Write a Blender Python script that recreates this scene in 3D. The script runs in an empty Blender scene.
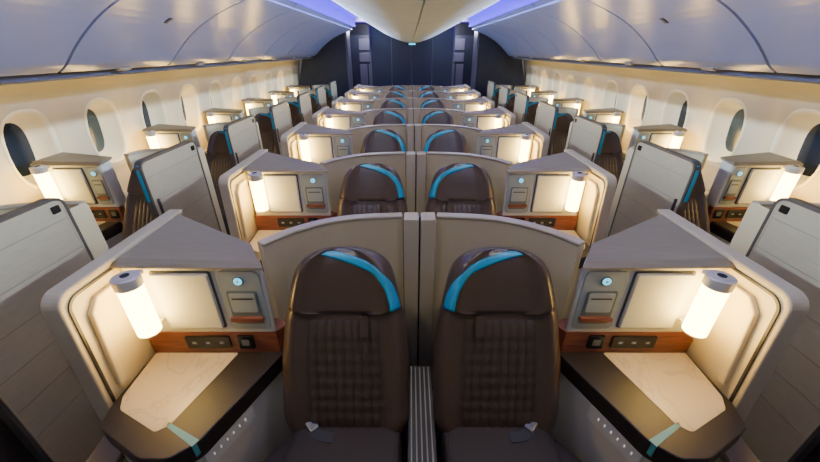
import bpy, bmesh, math, random
from mathutils import Vector, Matrix
random.seed(4)
COL = bpy.context.scene.collection
PITCH = 1.10
# ------------------------------------------------------------ materials
def new_mat(name, col, rough=.5, metal=0, emit=None, estr=0, noise=None, bump=None, spec=.5, vein=None):
    m = bpy.data.materials.new(name); m.use_nodes = True
    nt = m.node_tree; b = nt.nodes['Principled BSDF']
    b.inputs['Base Color'].default_value = (*col, 1)
    b.inputs['Roughness'].default_value = rough
    b.inputs['Metallic'].default_value = metal
    b.inputs['Specular IOR Level'].default_value = spec
    if emit:
        b.inputs['Emission Color'].default_value = (*emit, 1)
        b.inputs['Emission Strength'].default_value = estr
    tc = nt.nodes.new('ShaderNodeTexCoord')
    if noise:
        sc, col2, stretch = noise
        mp = nt.nodes.new('ShaderNodeMapping'); mp.inputs['Scale'].default_value = stretch
        n = nt.nodes.new('ShaderNodeTexNoise'); n.inputs['Scale'].default_value = sc; n.inputs['Detail'].default_value = 5
        r = nt.nodes.new('ShaderNodeValToRGB')
        r.color_ramp.elements[0].color = (*col, 1); r.color_ramp.elements[1].color = (*col2, 1)
        r.color_ramp.elements[0].position = .35; r.color_ramp.elements[1].position = .65
        if vein:
            n.inputs['Distortion'].default_value = 1.2
            r.color_ramp.elements[0].position = .48; r.color_ramp.elements[1].position = .54
            r.color_ramp.elements[1].color = (*col, 1)
            e = r.color_ramp.elements.new(.51); e.color = (*vein, 1)
        nt.links.new(tc.outputs['Object'], mp.inputs[0]); nt.links.new(mp.outputs[0], n.inputs['Vector'])
        nt.links.new(n.outputs['Fac'], r.inputs[0]); nt.links.new(r.outputs[0], b.inputs['Base Color'])
    if bump:
        sc, st = bump
        n = nt.nodes.new('ShaderNodeTexNoise'); n.inputs['Scale'].default_value = sc; n.inputs['Detail'].default_value = 3
        bp = nt.nodes.new('ShaderNodeBump'); bp.inputs['Strength'].default_value = st; bp.inputs['Distance'].default_value = .002
        nt.links.new(tc.outputs['Object'], n.inputs['Vector']); nt.links.new(n.outputs['Fac'], bp.inputs['Height'])
        nt.links.new(bp.outputs[0], b.inputs['Normal'])
    return m
M = {}
M['shell'] = new_mat('shell_cream', (.64,.56,.33), .38, spec=.35)
M['white'] = new_mat('cabinet_white', (.60,.62,.52), .36)
M['base'] = new_mat('console_base_cream', (.58,.56,.43), .4)
M['trim'] = new_mat('taupe_trim', (.44,.38,.25), .33)
M['lid'] = new_mat('lid_taupe', (.215,.178,.115), .46, noise=(9,(.195,.16,.102),(1,9,1)), spec=.35)
M['dark'] = new_mat('dark_edge', (.02,.019,.02), .4)
M['brown'] = new_mat('brown_plastic', (.15,.10,.06), .45)
M['tabletop'] = new_mat('dark_brown_border', (.018,.013,.009), .45)
M['marble'] = new_mat('cream_marble', (.58,.50,.30), .3, noise=(6,(.58,.50,.30),(1,1,1)), vein=(.48,.40,.24))
M['teal'] = new_mat('teal_accent', (.006,.31,.48), .40)
M['palegreen'] = new_mat('pale_teal', (.06,.30,.28), .45)
M['wood'] = new_mat('walnut_veneer', (.14,.042,.020), .38, noise=(9,(.27,.09,.042),(1,1,16)))
M['grey'] = new_mat('recess_grey', (.30,.355,.33), .40)
M['greydark'] = new_mat('pocket_grey', (.12,.145,.135), .5)
M['gap'] = new_mat('door_gap_dark', (.06,.06,.052), .6)
M['leather'] = new_mat('brown_leather', (.070,.045,.027), .31, bump=(160,.3))
M['leather2'] = new_mat('brown_leather_pleats', (.057,.038,.023), .36, bump=(160,.35))
M['fabric'] = new_mat('dark_cushion_fabric', (.022,.014,.010), .75, bump=(220,.4))
M['metal'] = new_mat('brushed_metal', (.40,.40,.40), .3, 1)
M['buckle'] = new_mat('buckle_metal', (.30,.30,.29), .3, .9)
M['grooves'] = new_mat('ribbed_dark', (.05,.045,.04), .4, .2)
M['divider'] = new_mat('divider_taupe', (.54,.475,.31), .42)
M['doorpanel'] = new_mat('door_panel_grey', (.395,.35,.235), .5, noise=(14,(.425,.378,.255),(.2,1,6)), spec=.35)
M['doorline'] = new_mat('door_line', (.21,.185,.13), .5)
M['dooredge'] = new_mat('door_edge_dark', (.075,.067,.055), .4)
M['lamp'] = new_mat('lamp_glow', (1,.85,.6), .5, emit=(1,.62,.155), estr=33)
M['lampcap'] = new_mat('lamp_cap', (.66,.63,.58), .28, .5)
M['icon'] = new_mat('lit_icon', (.6,.65,.65), .5, emit=(.85,.95,1), estr=.5)
M['mark'] = new_mat('printed_mark', (.6,.6,.58), .5)
M['blue'] = new_mat('cyan_indicator', (.1,.6,.8), .5, emit=(.12,.7,1), estr=1.6)
M['socket'] = new_mat('black_socket', (.008,.008,.009), .15)
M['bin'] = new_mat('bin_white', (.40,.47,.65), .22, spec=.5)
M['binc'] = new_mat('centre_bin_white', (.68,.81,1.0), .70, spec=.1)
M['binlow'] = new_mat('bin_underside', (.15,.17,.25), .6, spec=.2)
M['wall'] = new_mat('sidewall_cream', (.68,.585,.37), .55, spec=.25)
M['reveal'] = new_mat('window_reveal', (.95,.85,.54), .4)
M['pane'] = new_mat('dimmed_window', (.010,.012,.016), .12, noise=(2.2,(.014,.022,.035),(1,1,1)))
M['pane2'] = new_mat('clearer_window', (.022,.036,.036), .12, noise=(3,(.045,.065,.062),(1,1,1)))
M['ceil'] = new_mat('ceiling_violet_glow', (.16,.12,.5), .6)  # violet glow of the cove strips painted into the ceiling's base colour
M['violet'] = new_mat('violet_cove_light', (.05,.02,.3), .5, emit=(.06,.014,1), estr=2.2)
M['navy'] = new_mat('bulkhead_charcoal', (.030,.036,.052), .40, noise=(3,(.038,.045,.062),(1,1,1)))
M['slate'] = new_mat('monument_slate', (.18,.18,.21), .4)
M['carpet'] = new_mat('carpet', (.010,.010,.012), .95, noise=(60,(.020,.018,.018),(1,1,1)), bump=(300,.6))
# ------------------------------------------------------------ helpers
ORG = Vector((0,0,0))
def mk(name, verts, faces, mat, parent=None, bevel=0, smooth=False, seg=2):
    me = bpy.data.meshes.new(name)
    me.from_pydata([tuple(Vector(v)-ORG) for v in verts], [], faces)
    bm = bmesh.new(); bm.from_mesh(me)
    bmesh.ops.remove_doubles(bm, verts=bm.verts, dist=1e-6)
    bmesh.ops.recalc_face_normals(bm, faces=bm.faces)
    if smooth:
        for f in bm.faces: f.smooth = True
    bm.to_mesh(me); bm.free()
    me.materials.append(M[mat])
    o = bpy.data.objects.new(name, me); COL.objects.link(o)
    if parent: o.parent = parent
    if bevel:
        b = o.modifiers.new('bevel', 'BEVEL'); b.width = bevel; b.segments = seg; b.limit_method = 'ANGLE'; b.angle_limit = .6
    return o
def empty(name, loc):
    o = bpy.data.objects.new(name, None); COL.objects.link(o); o.location = loc; o.empty_display_size = .1
    return o
def tag(o, label, cat, group=None):
    o['label'] = label; o['category'] = cat
    if group: o['group'] = group
def struct(o, label=None):
    o['kind'] = 'structure'
    if label: o['label'] = label
    return o
def prism(name, pts, z0, z1, mat, parent=None, s=1, **k):
    n = len(pts); v = [(s*x,y,z0) for x,y in pts] + [(s*x,y,z1) for x,y in pts]
    f = [list(range(n)), list(range(n,2*n))] + [[i,(i+1)%n,n+(i+1)%n,n+i] for i in range(n)]
    return mk(name, v, f, mat, parent, **k)
def prism_x(name, pts, x0, x1, mat, parent=None, s=1, **k):
    n = len(pts); v = [(s*x0,y,z) for y,z in pts] + [(s*x1,y,z) for y,z in pts]
    f = [list(range(n)), list(range(n,2*n))] + [[i,(i+1)%n,n+(i+1)%n,n+i] for i in range(n)]
    return mk(name, v, f, mat, parent, **k)
def prism_y(name, pts, y0, y1, mat, parent=None, s=1, **k):
    n = len(pts); v = [(s*x,y0,z) for x,z in pts] + [(s*x,y1,z) for x,z in pts]
    f = [list(range(n)), list(range(n,2*n))] + [[i,(i+1)%n,n+(i+1)%n,n+i] for i in range(n)]
    return mk(name, v, f, mat, parent, **k)
def box(name, x0,x1,y0,y1,z0,z1, mat, parent=None, s=1, **k):
    return prism(name, [(x0,y0),(x1,y0),(x1,y1),(x0,y1)], z0, z1, mat, parent, s, **k)
def curve(P, n=6):
    out = []
    Q = [P[0]]+list(P)+[P[-1]]
    for i in range(1, len(Q)-2):
        for j in range(n):
            t = j/n
            out.append(tuple(.5*((2*Q[i][c])+(-Q[i-1][c]+Q[i+1][c])*t+(2*Q[i-1][c]-5*Q[i][c]+4*Q[i+1][c]-Q[i+2][c])*t*t+(-Q[i-1][c]+3*Q[i][c]-3*Q[i+1][c]+Q[i+2][c])*t**3) for c in (0,1)))
    out.append(tuple(P[-1])); return out
def ribbon(path, th):
    L, R = [], []
    for i,p in enumerate(path):
        a = Vector(path[max(i-1,0)]); b = Vector(path[min(i+1,len(path)-1)])
        d = (b-a).normalized(); n = Vector((-d.y,d.x))*th/2
        L.append((p[0]+n.x,p[1]+n.y)); R.append((p[0]-n.x,p[1]-n.y))
    return L+R[::-1]
def rounded(pts, r, n=5):
    out = []
    N = len(pts)
    for i in range(N):
        p = Vector(pts[i]); a = Vector(pts[i-1]); b = Vector(pts[(i+1)%N])
        rr = min(r, (a-p).length*.45, (b-p).length*.45)
        A = p+(a-p).normalized()*rr; B = p+(b-p).normalized()*rr
        for k in range(n+1):
            t = k/n; q = (1-t)**2*A+2*t*(1-t)*p+t*t*B
            out.append((q.x,q.y))
    return out
def inset(pts, d):
    c = Vector((sum(p[0] for p in pts)/len(pts), sum(p[1] for p in pts)/len(pts)))
    return [tuple(Vector(p)+(c-Vector(p)).normalized()*d) for p in pts]
def cyl(name, x, y, z0, z1, r, mat, parent=None, s=1, n=28, r2=None, **k):
    r2 = r if r2 is None else r2
    v = [(s*x+r*math.cos(2*math.pi*i/n), y+r*math.sin(2*math.pi*i/n), z0) for i in range(n)] + \
        [(s*x+r2*math.cos(2*math.pi*i/n), y+r2*math.sin(2*math.pi*i/n), z1) for i in range(n)]
    f = [list(range(n)), list(range(n,2*n))] + [[i,(i+1)%n,n+(i+1)%n,n+i] for i in range(n)]
    return mk(name, v, f, mat, parent, **k)
def disc_y(name, x, y0, y1, z, r, mat, parent=None, s=1, n=20):
    pts = [(x+r*math.cos(2*math.pi*i/n), z+r*math.sin(2*math.pi*i/n)) for i in range(n)]
    return prism_y(name, pts, y0, y1, mat, parent, s)
def rr_y(name, x0,x1,z0,z1,y0,y1, r, mat, parent=None, s=1, **k):
    return prism_y(name, rounded([(x0,z0),(x1,z0),(x1,z1),(x0,z1)], r), y0, y1, mat, parent, s, **k)
KIDS = {}
def copy_tree(o, parent=None):
    c = o.copy(); COL.objects.link(c)
    if parent: c.parent = parent
    for ch in list(KIDS.get(o.name, [])):
        copy_tree(ch, c)
    return c
def index_children():
    KIDS.clear()
    for o in bpy.data.objects:
        if o.parent: KIDS.setdefault(o.parent.name, []).append(o)
ORD = ['nearest','second','third','fourth','fifth','sixth','farthest']
SIDE = {-1:'left', 1:'right'}
ROWS = 7
# ------------------------------------------------------------ suite pieces
ZT = 1.175
YF = .44
def make_shell(s, kind):
    global ORG
    if kind == 'center':
        path = curve([(.080,1.465),(.28,1.445),(.43,1.395),(.56,1.300),(.645,1.195)], 6); x=.33
    else:
        path = curve([(1.70,1.470),(1.88,1.462),(2.03,1.425),(2.11,1.36),(2.140,1.27)], 5); x=1.9
    ORG = Vector((s*x,1.4,0)); root = empty('seat_back_shell', ORG)
    prism('shell_panel', ribbon(path,.036), 0, ZT-.020, 'shell', root, s)
    prism('shell_rim', ribbon(path,.046), ZT-.020, ZT-.004, 'trim', root, s, bevel=.006)
    ORG = Vector((0,0,0)); return root
def make_door(s):
    global ORG
    ORG = Vector((s*1.65,1.1,0)); root = empty('privacy_panel', ORG)
    prism_x('fixed_panel', rounded([(.80,0),(1.47,0),(1.47,1.172),(.80,1.172)],.03), 1.673,1.688, 'shell', root, s, bevel=.004)
    fr = rounded([(.735,.0),(1.325,.0),(1.325,1.262),(.735,1.262)],.055)
    d = prism_x('sliding_leaf', fr, 1.636,1.670, 'doorpanel', root, s, bevel=.006)
    prism_x('leaf_edge', ribbon(fr+[fr[0]],.013), 1.633,1.672, 'dooredge', d, s)
    fr2 = rounded([(.748,.02),(1.312,.02),(1.312,1.249),(.748,1.249)],.045)
    prism_x('leaf_inner_trim', ribbon(fr2+[fr2[0]],.005), 1.6335,1.645, 'trim', d, s)
    for k in range(6):
        z = 1.16-k*.155
        prism_x('leaf_groove', [(.755,z),(1.305,z),(1.305,z+.002),(.755,z+.002)], 1.635,1.645, 'doorline', d, s)
    prism_x('pull_handle', rounded([(.770,.86),(.787,.86),(.787,1.02),(.770,1.02)],.008), 1.626,1.645, 'dark', d, s, bevel=.003)
    prism_x('marker_plate', rounded([(1.255,1.198),(1.295,1.198),(1.295,1.232),(1.255,1.232)],.006), 1.631,1.645, 'socket', d, s, bevel=.002)
    prism_x('teal_edge', ribbon([(.727,1.02),(.727,1.20),(.739,1.243),(.775,1.266)],.005), 1.644,1.662, 'teal', d, s)
    ORG = Vector((0,0,0)); return root
def make_pod(s, kind):
    global ORG
    dx = 0 if kind == 'center' else 1.48
    rx = (.85 if kind == 'center' else 2.35)
    ORG = Vector((s*rx, .9, 0))
    root = empty('suite_console', ORG)
    c0, c1 = .575+dx, 1.105+dx
    bk = .085
    if kind != 'center': c0 = 2.140; bk=.03
    yb = 1.40 if kind=='center' else 1.27
    cp = [(c0,1.04),(c1,1.04),(c1,yb),(c0+bk+.08,1.22),(c0+bk,1.165)]
    cab = prism('cabinet', rounded(cp,.03), .845, 1.157, 'white', root, s, bevel=.006)
    if kind=='center': d0,d1,r1=.780,.985,.755
    else: d0,d1,r1=2.285,2.475,2.262
    rr_y('cabinet_door', d0,d1, .880,1.132, 1.024,1.05, .008, 'white', cab, s, bevel=.003)
    rr_y('door_gap', d0-.008,d1+.008, .872,1.140, 1.0365,1.05, .010, 'gap', cab, s)
    x0 = c0+.020
    rr_y('recess_panel', x0, r1, .866,1.142, 1.0345,1.05, .028, 'grey', cab, s, bevel=.003)
    xm = (x0+r1)/2; hw = (r1-x0)/2
    disc_y('indicator_ring', xm, 1.031,1.04, 1.10, .020, 'greydark', cab, s)
    disc_y('indicator_light', xm, 1.028,1.04, 1.10, .015, 'blue', cab, s)
    disc_y('indicator_mark', xm, 1.0272,1.03, 1.10, .006, 'mark', cab, s)
    rr_y('pocket', xm-hw*.72, xm+hw*.72, .898,1.055, 1.0315,1.04, .012, 'greydark', cab, s)
    rr_y('pocket_flap', xm-hw*.62, xm+hw*.62, .955,1.045, 1.0285,1.04, .01, 'grey', cab, s, bevel=.002)
    rr_y('pocket_slot', xm-hw*.5, xm+hw*.5, 1.018,1.024, 1.0275,1.04, .002, 'dark', cab, s)
    rr_y('pocket_bar', xm-hw*.78, xm+hw*.78, .916,.934, 1.018,1.04, .006, 'wood', cab, s)
    prism('cabinet_support', rounded([(c0+.04,1.09),(c1,1.09),(c1,yb-.02),(c0+bk+.09,1.2),(c0+bk+.02,1.15)],.02), 0,.846,'base',root,s)
    if kind == 'center':
        lp = [(1.125,1.07),(c0+.01,1.045),(c0+bk+.015,1.185),(1.125,1.45)]
    else:
        lp = [(c1+.03,1.065),(c0+.01,1.045),(c0+bk+.015,1.20),(c1+.03,1.29)]
    lo = [(lp[0][0],1.03),(c0-.008,1.022),(lp[2][0],lp[2][1]),lp[3]]
    v = [(s*x,y,1.157) for x,y in lo]+[(s*x,y,1.163) for x,y in lo]+[(s*x,y,1.198) for x,y in lp]
    zs = [1.178,1.178,1.172,1.182]
    for i in range(4): v[8+i] = (v[8+i][0], v[8+i][1], zs[i])
    f = [[0,1,2,3],[8,9,10],[8,10,11]]
    for a in (0,4):
        f += [[a+i,a+(i+1)%4,a+4+(i+1)%4,a+4+i] for i in range(4)]
    mk('cabinet_lid', v, f, 'lid', root, bevel=.004)
    wp = [(c0,1.036),(c1,1.036),(c1,1.08),(c0,1.08)]
    if kind == 'center': wp = [(.553,1.085),(.585,1.04),(c1,1.036),(c1,1.12),(.60,1.12)]
    w = prism('power_panel', wp, .735,.845, 'wood', root, s)
    sx = .775+dx
    rr_y('socket_panel', sx,sx+.18, .764,.828, 1.030,1.045, .008, 'socket', w, s, bevel=.002)
    for k in range(3):
        xx=sx+.035+k*.055
        rr_y('port_mark', xx-.010,xx+.010,.790,.803, 1.0285,1.04,.003,'greydark',w,s)
        rr_y('port_mark', xx-.004,xx+.004,.7945,.7985, 1.0280,1.04,.001,'mark',w,s)
    rr_y('outlet', .68+dx,.745+dx, .762,.830, 1.030,1.045, .008, 'socket', w, s, bevel=.002)
    rr_y('outlet_face', .697+dx,.728+dx, .781,.812, 1.0285,1.04, .004, 'greydark', w, s)
    if kind == 'center':
        tp = [(1.105,1.04),(.56,1.06),(.725,.665),(.79,.612),(.88,.612),(1.085,.715),(1.105,.80)]
        mp = [(1.098,1.034),(.755,1.034),(.850,.722),(.885,.697),(1.06,.778),(1.088,.83)]
        st = [(.866,.735),(.858,.716),(.736,.650),(.725,.672)]
    else:
        tp = [(2.595,1.04),(2.17,1.05),(2.20,.68),(2.26,.62),(2.38,.62),(2.56,.72),(2.595,.80)]
        mp = [(2.588,1.034),(2.27,1.034),(2.335,.725),(2.36,.705),(2.535,.785),(2.562,.83)]
        st = [(2.345,.740),(2.335,.722),(2.208,.657),(2.197,.680)]
    t = prism('console_table', rounded(tp,.018,4), .655,.735, 'tabletop', root, s, bevel=.013, seg=4)
    prism('marble_inlay', rounded(mp,.012,4), .72,.7365, 'marble', t, s, bevel=.0008)
    prism('accent_stripe', st, .680,.7365, 'palegreen', t, s)
    bp = inset(tp,.014)
    prism('console_base', rounded(bp,.02,3), 0,.655, 'base', root, s)
    a = Vector(bp[1]); b = Vector(bp[2]); d = (b-a).normalized(); nrm = Vector((-d.y,d.x))
    if (nrm.x > 0): nrm = -nrm
    def quadplate(name, t0, t1, z0, z1, off, mat, par):
        p = [a+(b-a)*t0+nrm*off, a+(b-a)*t1+nrm*off, a+(b-a)*t1, a+(b-a)*t0]
        return prism(name, [tuple(q) for q in p], z0, z1, mat, par, s)
    cs = quadplate('control_strip', .50,1.0,.575,.650,.006,'white',root)
    for k in range(6):
        quadplate('button', .60+k*.065,.609+k*.065,.612,.623,.0085,'icon',cs)
    if kind == 'center':
        R=.045
        wpf = [(.845,0),(1.46,0),(1.46,ZT)]+[(.83+R-R*math.sin(q),ZT-R+R*math.cos(q)) for q in [k*math.pi/14 for k in range(8)]]+[(.80,.62),(.80,0)]
        prism_x('side_wall', wpf, 1.12,1.158, 'shell', root, s)
        rim = [(1.475,1.183)]+[(.822+R-R*math.sin(q),ZT+.008-R+R*math.cos(q)) for q in [k*math.pi/14 for k in range(8)]]+[(.792,.60)]
        prism_x('side_wall_rim', ribbon(rim,.018), 1.110,1.168, 'trim', root, s, bevel=.005)
        rim2 = [(1.45,1.157)]+[(.845+R-R*math.sin(q),1.155-R+R*math.cos(q)) for q in [k*math.pi/14 for k in range(8)]]+[(.815,.62)]
        prism_x('side_wall_gasket', ribbon(rim2,.009), 1.114,1.120, 'dark', root, s)
        prism_x('wall_rail', ribbon([(1.03,1.10),(.93,1.10),(.90,1.07),(.87,.76)],.028), 1.100,1.121, 'shell', root, s, bevel=.006)
        prism_x('lower_side_panel', rounded([(YF,0),(.82,0),(.82,.56),(YF,.52)],.04), 1.10,1.165, 'shell', root, s, bevel=.01)
        prism_x('side_arm_cap', rounded([(YF-.01,.52),(.84,.56),(.84,.60),(YF-.01,.56)],.02), 1.065,1.175, 'brown', root, s, bevel=.018, seg=3)
    else:
        prism_x('window_ledge', rounded([(YF,.60),(1.36,.60),(1.36,.745),(YF,.72)],.02), 2.60,2.655, 'shell', root, s, bevel=.01)
        prism_x('window_ledge_panel', [(YF,0),(1.36,0),(1.36,.60),(YF,.60)], 2.60,2.62, 'shell', root, s)
    ORG = Vector((0,0,0))
    return root
# ------------------------------------------------------------ lamp
def make_lamp(s, x):
    global ORG
    y = .962
    ORG = Vector((s*x,y,.90)); r = empty('console_lamp', ORG)
    cyl('lamp_base', x,y,.916,.928,.033,'lampcap',r,s,bevel=.003)
    cyl('lamp_shade', x,y,.928,1.130,.0385,'lamp',r,s,r2=.039)
    c = cyl('lamp_cap', x,y,1.130,1.172,.043,'lampcap',r,s,bevel=.004)
    cyl('cap_inset', x,y,1.172,1.1745,.031,'lampcap',c,s)
    cyl('cap_symbol', x,y,1.1745,1.176,.014,'socket',c,s)
    box('wall_bracket', x-.010,x+.014,y+.02,1.030,1.140,1.156,'lampcap',r,s,bevel=.004)
    box('wall_bracket', x-.010,x+.012,y+.02,1.030,.916,.927,'lampcap',r,s,bevel=.002)
    ORG = Vector((0,0,0)); return r
# ------------------------------------------------------------ seat
def lerp_tab(T, h):
    for (a,va),(b,vb) in zip(T,T[1:]):
        if h <= b:
            t = (h-a)/(b-a); t = t*t*(3-2*t); return va+(vb-va)*t
    return T[-1][1]
def make_seat(s, kind):
    global ORG
    XC = .298 if kind=='center' else 1.918
    SC = 1 if kind=='center' else .86
    ORG = Vector((s*XC,.65,0)); root = empty('cabin_seat', ORG)
    if kind=='center': B = Vector((0,.865,.46)); A = Vector((0,.365,.931))
    else: B = Vector((0,.86,.45)); A = Vector((0,.53,.848))
    N = Vector((0,-A.z,A.y))
    def P(x,h,d):
        p = B+A*h+N*d; return (s*(XC+x*SC), p.y, p.z)
    WT = [(0,.240),(.12,.252),(.30,.252),(.46,.238),(.60,.212)]
    def body(name, h0,h1, W, F, K, bol, mat, pw, nr=18, endp=10):
        n = 32; v=[]; f=[]
        for i in range(nr+1):
            t = .5-.5*math.cos(math.pi*i/nr); t = min(max(t,.0015),.9985)
            r = (1-abs(2*t-1)**endp)**(1/3)
            h = h0+(h1-h0)*t; w = W(t,h)*(.35+.65*r)
            if pw:
                if t<.5: r=(1-abs(2*t-1)**18)**(1/4)
                w = W(t,h)*r
            for k in range(n):
                q = 2*math.pi*k/n; c=math.cos(q); sn=math.sin(q)
                xs = math.copysign(abs(c)**.6,c)
                d = F*abs(sn)**.5 + bol*math.exp(-((abs(xs)-.80)/.13)**2) if sn>0 else -K*abs(sn)**.5
                v.append(P(w*xs,h,d*(.3+.7*r)))
            if i: f += [[(i-1)*n+k,(i-1)*n+(k+1)%n,i*n+(k+1)%n,i*n+k] for k in range(n)]
        f += [list(range(n)), list(range(nr*n,nr*n+n))]
        return mk(name, v, f, mat, root, smooth=True)
    body('backrest', .0,.60, lambda t,h: lerp_tab(WT,max(h,0)), .042,.06,.032,'leather',False,18,14)
    v=[];f=[];nu=73;nv=40
    for j in range(nv+1):
        h=.03+.48*j/nv; w=lerp_tab(WT,h)*.62
        for i in range(nu):
            u=-1+2*i/(nu-1); xs=u*.62
            e=min(1,(1-abs(u))*8,(j/nv)*10,(1-j/nv)*10)
            c=abs(xs)**(1/.6); d=.042*(1-c*c)**.25+.032*math.exp(-((abs(xs)-.80)/.13)**2)
            pl=.0085*abs(math.sin(u*math.pi*4.5))**.5 - .0035*(j%4==0)
            v.append(P(w*u,h,d+.001+e*(.004+pl)-(1-e)*.005))
        if j: f+=[[(j-1)*nu+i,(j-1)*nu+i+1,j*nu+i+1,j*nu+i] for i in range(nu-1)]
    mk('pleated_panel', v,f,'leather2',root,smooth=True)
    Wh = lambda t: .224-.042*t-.022*t*t
    F,K,bol = .060,.055,.032
    EP=2.9; H0,HL=.525,.245
    hd = body('headrest', H0,H0+HL, lambda t,h: Wh(t), F,K,bol,'leather',True,24,EP)
    def surf(xs,t,off):
        r = (1-abs(2*t-1)**EP)**(1/3)
        if t<.5: r=(1-abs(2*t-1)**18)**(1/4)
        c=abs(xs)**(1/.6); d=F*(1-min(c,1)**2)**.25+bol*math.exp(-((abs(xs)-.80)/.13)**2)
        return Vector(P(Wh(t)*r*xs*1.012,H0+HL*t,d*(.3+.7*r)+off))
    path=[(.62,.965),(.40,.968),(.15,.96),(-.12,.935),(-.38,.89),(-.60,.82),(-.78,.70),(-.91,.51),(-.96,.30),(-.97,.08)]
    path=curve(path,4); v=[];f=[]; SG=5
    for i,(a,b) in enumerate(path):
        k=i/(len(path)-1); wd=.035+.085*min(1,k*2.0)
        a2=path[max(i-1,0)]; b2=path[min(i+1,len(path)-1)]
        d=Vector((b2[0]-a2[0],(b2[1]-a2[1])*1.2)).normalized(); nn=Vector((-d.y,d.x))
        for m_ in range(SG):
            q=m_/(SG-1)
            xs=max(-.995,a+nn.x*q*wd*1.3); tt=min(.985,max(.03,b+nn.y*q*wd*1.3))
            v.append(tuple(surf(xs,tt,.004)))
        if i: f+=[[(i-1)*SG+m_,(i-1)*SG+m_+1,i*SG+m_+1,i*SG+m_] for m_ in range(SG-1)]
    b_=mk('accent_band', v,f,'teal',hd,smooth=True)
    so=b_.modifiers.new('so','SOLIDIFY'); so.thickness=.006; so.offset=0
    v=[P(-.095,.44,.072),P(-.065,.44,.072),P(-.065,.52,.074),P(-.095,.52,.074),P(-.095,.44,.066),P(-.065,.44,.066),P(-.065,.52,.066),P(-.095,.52,.066)]
    mk('seat_tag', v,[[0,1,2,3],[4,5,6,7],[0,1,5,4],[1,2,6,5],[2,3,7,6],[3,0,4,7]],'leather',root)
    prism('seat_cushion', rounded([(XC-.215,YF),(XC+.215,YF),(XC+.215,.90),(XC-.215,.90)],.05), .43,.535,'fabric',root,s,bevel=.035,seg=4)
    if kind=='center': bp=[(.075,YF),(.075,.86),(.525,.86),(.585,.80),(.66,.68),(.68,.6),(.68,YF)]
    else: bp=[(XC-.22,YF),(XC-.22,.86),(XC+.18,.86),(XC+.18,YF)]
    prism('seat_base', bp, 0,.475, 'fabric', root, s, bevel=.03, seg=3)
    sb=prism('seat_belt', ribbon(curve([(XC+.20,.93),(XC+.15,.86),(XC+.10,.81),(XC+.04,.80)],4),.040), .534,.541,'dark',root,s)
    bkl=prism('buckle', ribbon([(XC+.152,.865),(XC+.115,.826)],.034), .540,.553,'buckle',sb,s,bevel=.003)
    ORG = Vector((0,0,0)); return root
def make_divider():
    global ORG
    ORG=Vector((0,1.45,0)); r=empty('centre_divider',ORG)
    for q in (-1,1):
        prism_y('divider_panel', rounded([(.004,0),(.074,0),(.074,1.172),(.004,1.172)],.010), 1.400,1.485,'divider',r,q,bevel=.004)
    box('divider_core',-.012,.012,1.44,1.48,0,1.165,'dark',r)
    ORG=Vector((0,.8,0)); r2=empty('floor_console',ORG)
    box('console_body',-.055,.055,.45,1.15,0,.53,'tabletop',r2,bevel=.01)
    box('ribbed_top',-.052,.052,.46,1.14,.53,.537,'grooves',r2,bevel=.002)
    for k in range(5):
        box('rib',-.042+k*.0195,-.037+k*.0195,.47,1.13,.537,.543,'metal' ,r2)
    ORG=Vector((0,0,0)); return r,r2
# ------------------------------------------------------------ build and repeat
protos=[]
for s in (-1,1):
    protos.append((make_pod(s,'center'),s,'pc'))
    protos.append((make_pod(s,'window'),s,'pw'))
    protos.append((make_shell(s,'center'),s,'bc'))
    protos.append((make_shell(s,'window'),s,'bw'))
    protos.append((make_door(s),s,'dw'))
    protos.append((make_lamp(s,1.01),s,'lc'))
    protos.append((make_lamp(s,2.49),s,'lw'))
    protos.append((make_seat(s,'center'),s,'sc'))
    protos.append((make_seat(s,'window'),s,'sw'))
dv,ar=make_divider(); protos += [(dv,0,'dv'),(ar,0,'ar')]
index_children()
def lab(code,s,k):
    o=ORD[k]; sd=SIDE.get(s,'')
    if code=='pc': return (f'cream suite console with white cabinet and marble table, {sd} of the centre seats, {o} row','suite console','suite consoles beside the centre seats')
    if code=='pw': return (f'cream console with white cabinet and lamp against the {sd} sidewall windows, {o} row','suite console','suite consoles along the windows')
    if code=='bc': return (f'curved cream shell with taupe rim behind the centre seat on the {sd}, {o} row','seat shell','curved shells behind the centre seats')
    if code=='bw': return (f'curved cream shell with taupe rim behind the {sd} window seat, {o} row','seat shell','curved shells behind the window seats')
    if code=='dw': return (f'grey-taupe sliding privacy panel with dark edge along the {sd} aisle, {o} row','privacy panel','sliding privacy panels of the window suites')
    if code=='lc': return (f'glowing cylinder lamp on the {sd} console of the centre pair, {o} row','lamp','glowing lamps on the centre consoles')
    if code=='lw': return (f'glowing cylinder lamp on the console under the {sd} windows, {o} row','lamp','glowing lamps on the window consoles')
    if code=='sc': return (f'brown leather seat with teal headrest band directly {sd} of the centre divider, {o} row','seat','centre seats')
    if code=='sw': return (f'brown leather seat with teal headrest band in the {sd} window suite, {o} row','seat','window seats')
    if code=='dv': return (f'taupe two-panel divider between the two centre seats, {o} row','divider','dividers between the centre seats')
    if code=='ar': return (f'low ribbed console on the floor between the two centre seats, {o} row','centre console','low consoles between the centre seats')
for r,s,code in protos:
    y0=r.location.y
    off=.14 if code[1]=='w' else 0
    for k in range(1, 2 if code=='ar' else ROWS):
        c = copy_tree(r); c.location.y = y0+off+PITCH*k; tag(c,*lab(code,s,k))
    tag(r,*lab(code,s,0)); r.location.y+=off
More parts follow.
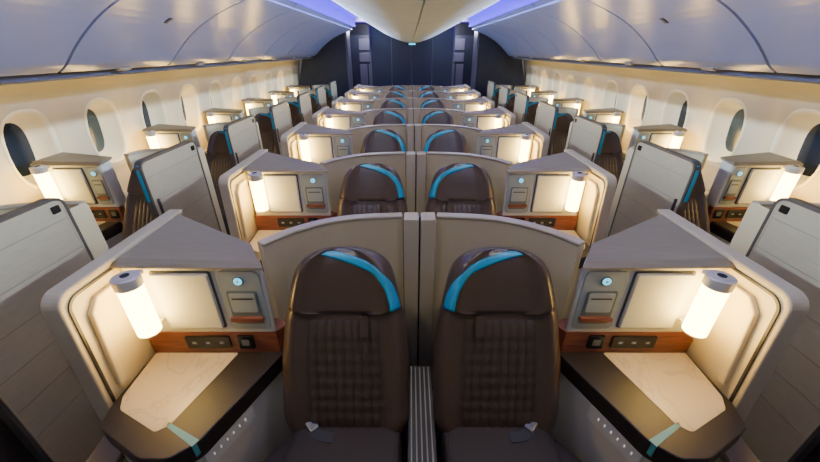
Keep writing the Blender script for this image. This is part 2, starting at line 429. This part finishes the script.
# ------------------------------------------------------------ room
Y0,Y1=-.6,9.0
o=box('floor',-2.75,2.75,Y0,11.2,-.05,0,'carpet'); struct(o,'dark carpet floor')
o=box('ceiling',-2.75,2.75,Y0,11.2,2.48,2.53,'ceil'); struct(o,'curved cabin ceiling tinted with painted violet glow')
WP=[(2.66,0),(2.67,.3),(2.69,.7),(2.70,1.0),(2.695,1.2),(2.67,1.4),(2.62,1.6),(2.54,1.80)]
def XW(z): 
    for (xa,za),(xb,zb) in zip(WP,WP[1:]):
        if z<=zb: return xa+(xb-xa)*(z-za)/(zb-za)
    return WP[-1][0]
NW=12; WS=.64; WY=1.11; ZC=1.23; H=.36
wn=1
for s in (-1,1):
    v=[];f=[]
    def add(pts):
        b=len(v); v.extend(pts); f.append(list(range(b,b+len(pts))))
    ya=WY-WS/2; yb=WY+WS*(NW-.5)
    zs=[0,.3,.5,.7,ZC-H]
    for a,b in zip(zs,zs[1:]): add([(s*XW(a),Y0,a),(s*XW(a),Y1,a),(s*XW(b),Y1,b),(s*XW(b),Y0,b)])
    zt=[ZC+H,1.70,1.80]
    for a,b in zip(zt,zt[1:]): add([(s*XW(a),Y0,a),(s*XW(a),Y1,a),(s*XW(b),Y1,b),(s*XW(b),Y0,b)])
    zm=[ZC-H,1.0,1.15,1.3,1.45,ZC+H]
    for (p,q) in ((Y0,ya),(yb,Y1)):
        for a,b in zip(zm,zm[1:]): add([(s*XW(a),p,a),(s*XW(a),q,a),(s*XW(b),q,b),(s*XW(b),p,b)])
    for k in range(NW):
        yc=WY+WS*k; O=[]
        for e in range(4):
            for j in range(10):
                t=-1+2*j/10
                O.append([(1,t),(-t,1),(-1,-t),(t,-1)][e])
        n=len(O); rings=[]
        # the panel bulges slightly inward around each opening
        for wq in (0,.25,.5,.75,1):
            R=[]
            for (ox,oz) in O:
                an=math.atan2(oz,ox); c,sn=math.cos(an),math.sin(an)
                iy=.185*math.copysign(abs(c)**.75,c); iz=.270*math.copysign(abs(sn)**.75,sn)
                yy=ox*WS/2*(1-wq)+iy*wq; zz=oz*H*(1-wq)+iz*wq
                bu=.03*math.sin(wq*math.pi/2)**2
                R.append((s*(XW(ZC+zz)-bu),yc+yy,ZC+zz))
            rings.append(R)
        for A_,B_ in zip(rings,rings[1:]):
            for i in range(n): add([A_[i],A_[(i+1)%n],B_[(i+1)%n],B_[i]])
        vv=[];ff=[]
        prof=[(.189,.274,-.032),(.180,.264,-.046),(.158,.240,-.018),(.108,.182,.10),(.100,.174,.102)]
        for (hy,hz,dp) in prof:
            for (ox,oz) in O:
                an=math.atan2(oz,ox); c,sn=math.cos(an),math.sin(an)
                yy=hy*math.copysign(abs(c)**.75,c); zz=hz*math.copysign(abs(sn)**.75,sn)
                vv.append((s*(XW(ZC+zz)+dp),yc+yy,ZC+zz))
        for a in range(len(prof)-1):
            ff+=[[a*n+i,a*n+(i+1)%n,(a+1)*n+(i+1)%n,(a+1)*n+i] for i in range(n)]
        w=mk(f'window_{wn}',vv,ff,'reveal',smooth=True); struct(w,f'oval cabin window in the {SIDE[s]} sidewall'); wn+=1
        vp=[vv[(len(prof)-2)*n+i] for i in range(n)]
        mk('window_pane',vp+[(s*(XW(ZC)+.102),yc,ZC)],[[i,(i+1)%n,n] for i in range(n)],'pane2' if k==3 else 'pane',w,smooth=True)
    o=mk('wall_'+SIDE[s],v,f,'wall',smooth=True); struct(o,f'curved cream {SIDE[s]} sidewall')
# overhead bins
BL=1.06
BO=['first','second','third','fourth','fifth','sixth','seventh','last']
bo=[(2.53,1.735),(2.26,1.725),(2.19,1.735),(2.13,1.775),(2.06,1.845),(1.95,1.94),(1.80,2.045),(1.62,2.135),(1.45,2.20),(1.30,2.245),(1.25,2.28),(1.27,2.36),(1.40,2.46),(2.53,2.46)]
NB=8
for s in (-1,1):
    for k in range(NB):
        y0=.20+k*BL; y1=y0+BL-.016
        ORG=Vector((s*1.9,(y0+y1)/2,1.73)); r=empty('overhead_bin',ORG)
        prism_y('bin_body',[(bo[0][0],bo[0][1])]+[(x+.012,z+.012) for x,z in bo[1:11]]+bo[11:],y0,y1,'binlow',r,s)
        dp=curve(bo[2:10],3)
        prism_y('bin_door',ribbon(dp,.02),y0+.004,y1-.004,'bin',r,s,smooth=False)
        ym=(y0+y1)/2
        prism_y('bin_latch',[(2.165,1.722),(2.195,1.712),(2.205,1.735),(2.175,1.745)],ym-.06,ym+.06,'trim',r,s)
        if k==2:
            prism_y('emblem',ribbon([(1.815,2.025),(1.795,2.037),(1.765,2.052)],.012),ym+.05,ym+.085,'dark',r,s)
        ORG=Vector((0,0,0))
        tag(r,f'white curved overhead bin above the {SIDE[s]} windows, {BO[k]} from the front of the picture','overhead bin',f'overhead bins above the {SIDE[s]} windows')
    o=prism_y(f'trim_{1 if s<0 else 2}',[(2.60,1.69),(2.30,1.675),(2.24,1.69),(2.24,1.72),(2.60,1.735)],Y0,8.7,'binlow',None,s); struct(o,'grey service rail under the bins')
cb=[(-.78,2.275),(-.68,2.215),(-.56,2.155),(-.42,2.095),(-.28,2.045),(-.13,2.005),(0,1.992)]
full=cb+[(-x,z) for x,z in cb[:-1][::-1]]
for k in range(NB):
    y0=.20+k*BL; y1=y0+BL-.014
    ORG=Vector((0,(y0+y1)/2,2.0)); r=empty('centre_overhead_bin',ORG)
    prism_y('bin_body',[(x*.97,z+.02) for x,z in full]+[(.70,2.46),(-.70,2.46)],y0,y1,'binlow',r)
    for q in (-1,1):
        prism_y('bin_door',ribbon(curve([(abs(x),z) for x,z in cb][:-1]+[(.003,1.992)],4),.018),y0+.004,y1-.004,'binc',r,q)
    ORG=Vector((0,0,0))
    tag(r,f'white rounded overhead bin hanging above the centre seats, {BO[k]} from the front of the picture','overhead bin','centre overhead bins')
ORG=Vector((0,8.4,1.96)); r=empty('ceiling_sign',ORG)
box('sign_housing',-.09,.09,8.38,8.42,1.932,1.992,'socket',r,bevel=.004)
box('sign_screen',-.07,.07,8.374,8.381,1.945,1.977,'blue',r)
ORG=Vector((0,0,0)); tag(r,'tiny glowing sign at the far tip of the centre bins','sign')
for i,s in enumerate((-1,1)):
    ORG=Vector((s*1.2,4.1,2.4)); r=empty('cove_light',ORG)
    box('ceiling_strip',.98,1.245,Y0,8.75,2.455,2.478,'violet',r,s)
    box('side_strip',1.240,1.248,Y0,8.75,2.29,2.455,'violet',r,s)
    ORG=Vector((0,0,0))
    tag(r,f'long violet cove light strip in the ceiling {SIDE[s]} of the centre bins','light strip','violet ceiling light strips')
# far end
ORG=Vector((0,8.75,0))
r=empty('bulkhead_divider',ORG)
for q in (-1,1):
    box('bulkhead_panel',.008,.455,8.75,8.80,0,2.46,'navy',r,q,bevel=.004)
    box('bulkhead_panel',.467,.92,8.75,8.80,0,2.46,'navy',r,q,bevel=.004)
    box('panel_seam',.455,.467,8.765,8.80,0,2.46,'slate',r,q)
    box('panel_edge',.92,.955,8.74,8.82,0,2.46,'slate',r,q)
box('panel_seam',-.008,.008,8.765,8.80,0,2.46,'slate',r)
tag(r,'dark charcoal four-panel bulkhead closing the centre block at the far end','bulkhead')
for s in (-1,1):
    ORG=Vector((s*2.0,8.85,0)); r=empty('side_monument',ORG)
    prism_y('monument_panel',[(1.50,0),(2.64,0),(2.66,1.2),(2.5,1.75),(2.2,2.45),(1.50,2.45)],8.85,9.3,'navy',r,s,bevel=.01)
    box('monument_edge',1.46,1.50,8.83,9.3,0,2.45,'slate',r,s)
    tag(r,f'dark charcoal monument panel behind the last {SIDE[s]} window suite','bulkhead','side monuments at the far end')
    ORG=Vector((s*1.2,10.6,0)); r=empty('galley_cabinet',ORG)
    box('cabinet_body',.6,1.75,10.5,10.9,0,2.2,'navy',r,s,bevel=.01)
    box('cabinet_door',.98,1.18,10.48,10.51,.1,1.5,'slate',r,s,bevel=.01)
    box('cabinet_door',1.22,1.42,10.48,10.51,.1,1.5,'slate',r,s,bevel=.01)
    box('cabinet_door',.98,1.42,10.48,10.51,1.56,1.78,'slate',r,s,bevel=.01)
    box('cabinet_door',.98,1.42,10.48,10.51,1.84,2.12,'slate',r,s,bevel=.01)
    tag(r,f'dark galley cabinet glimpsed at the end of the {SIDE[s]} aisle','cabinet','galley cabinets beyond the aisles')
    ORG=Vector((0,0,0))
    L=bpy.data.lights.new('galley_light','POINT'); L.energy=30; L.color=(.8,.78,1); L.shadow_soft_size=.1
    lo=bpy.data.objects.new('galley_light',L); lo.location=(s*1.2,9.9,2.3); COL.objects.link(lo)
ORG=Vector((0,0,0))
o=box('wall_back',-2.75,2.75,11.1,11.2,0,2.5,'navy'); struct(o,'dark end wall')
# ------------------------------------------------------------ lights
def area(name,loc,rot,sx,sy,e,col,spread=180):
    L=bpy.data.lights.new(name,'AREA'); L.shape='RECTANGLE'; L.size=sx; L.size_y=sy; L.energy=e; L.color=col; L.spread=math.radians(spread)
    o=bpy.data.objects.new(name,L); o.location=loc; o.rotation_euler=rot; COL.objects.link(o)
def spot(loc,rot,e,size,col=(1,.86,.60)):  # spots added as fill, not actual cabin fittings
    L=bpy.data.lights.new('fill_spot','SPOT'); L.energy=e; L.color=col; L.spot_size=math.radians(size); L.spot_blend=1; L.shadow_soft_size=.04
    o=bpy.data.objects.new('fill_spot',L); o.location=loc; o.rotation_euler=rot; COL.objects.link(o)
for s in (-1,1):
    area('sidewall_wash',(s*2.27,4.2,1.655),(0,-s*math.radians(62),0),.04,8.6,8,(1,.76,.36))
    area('side_bin_fill',(s*.80,4.1,2.25),(0,s*math.radians(-84),0),.03,9.0,25,(.44,.51,1),60)  # added strip, unseen by the camera, to brighten the side bins
    area('centre_bin_fill',(s*1.235,4.1,2.25),(0,s*math.radians(84),0),.02,9.0,100,(.66,.78,1),50)  # added cool fill, out of sight, to whiten the centre bins
    for k in range(ROWS):
        spot((s*.45,.75+PITCH*k,2.04),(math.radians(8),0,0),13,100)  # added fill over the centre seats
        spot((s*1.30,.6+PITCH*k,2.22),(math.radians(6),0,0),8,110)  # added warm fill for the lids and privacy panels
        spot((s*2.50,1.10+PITCH*k,1.185),(math.radians(180),0,0),2.4,150,(1,.68,.24))  # added uplight standing in for the window lamps' glow on the sidewall
w=bpy.data.worlds.new('World'); bpy.context.scene.world=w; w.use_nodes=True
bg=w.node_tree.nodes['Background']; bg.inputs[0].default_value=(1,.96,.86,1); bg.inputs[1].default_value=.14
# ------------------------------------------------------------ camera
cam=bpy.data.cameras.new('camera'); co=bpy.data.objects.new('camera',cam); COL.objects.link(co)
cam.sensor_width=36; cam.lens=345/820*36; cam.clip_start=.02
co.location=(-.045,0,1.85); co.rotation_euler=(math.radians(90-27.7),0,0)
bpy.context.scene.camera=co
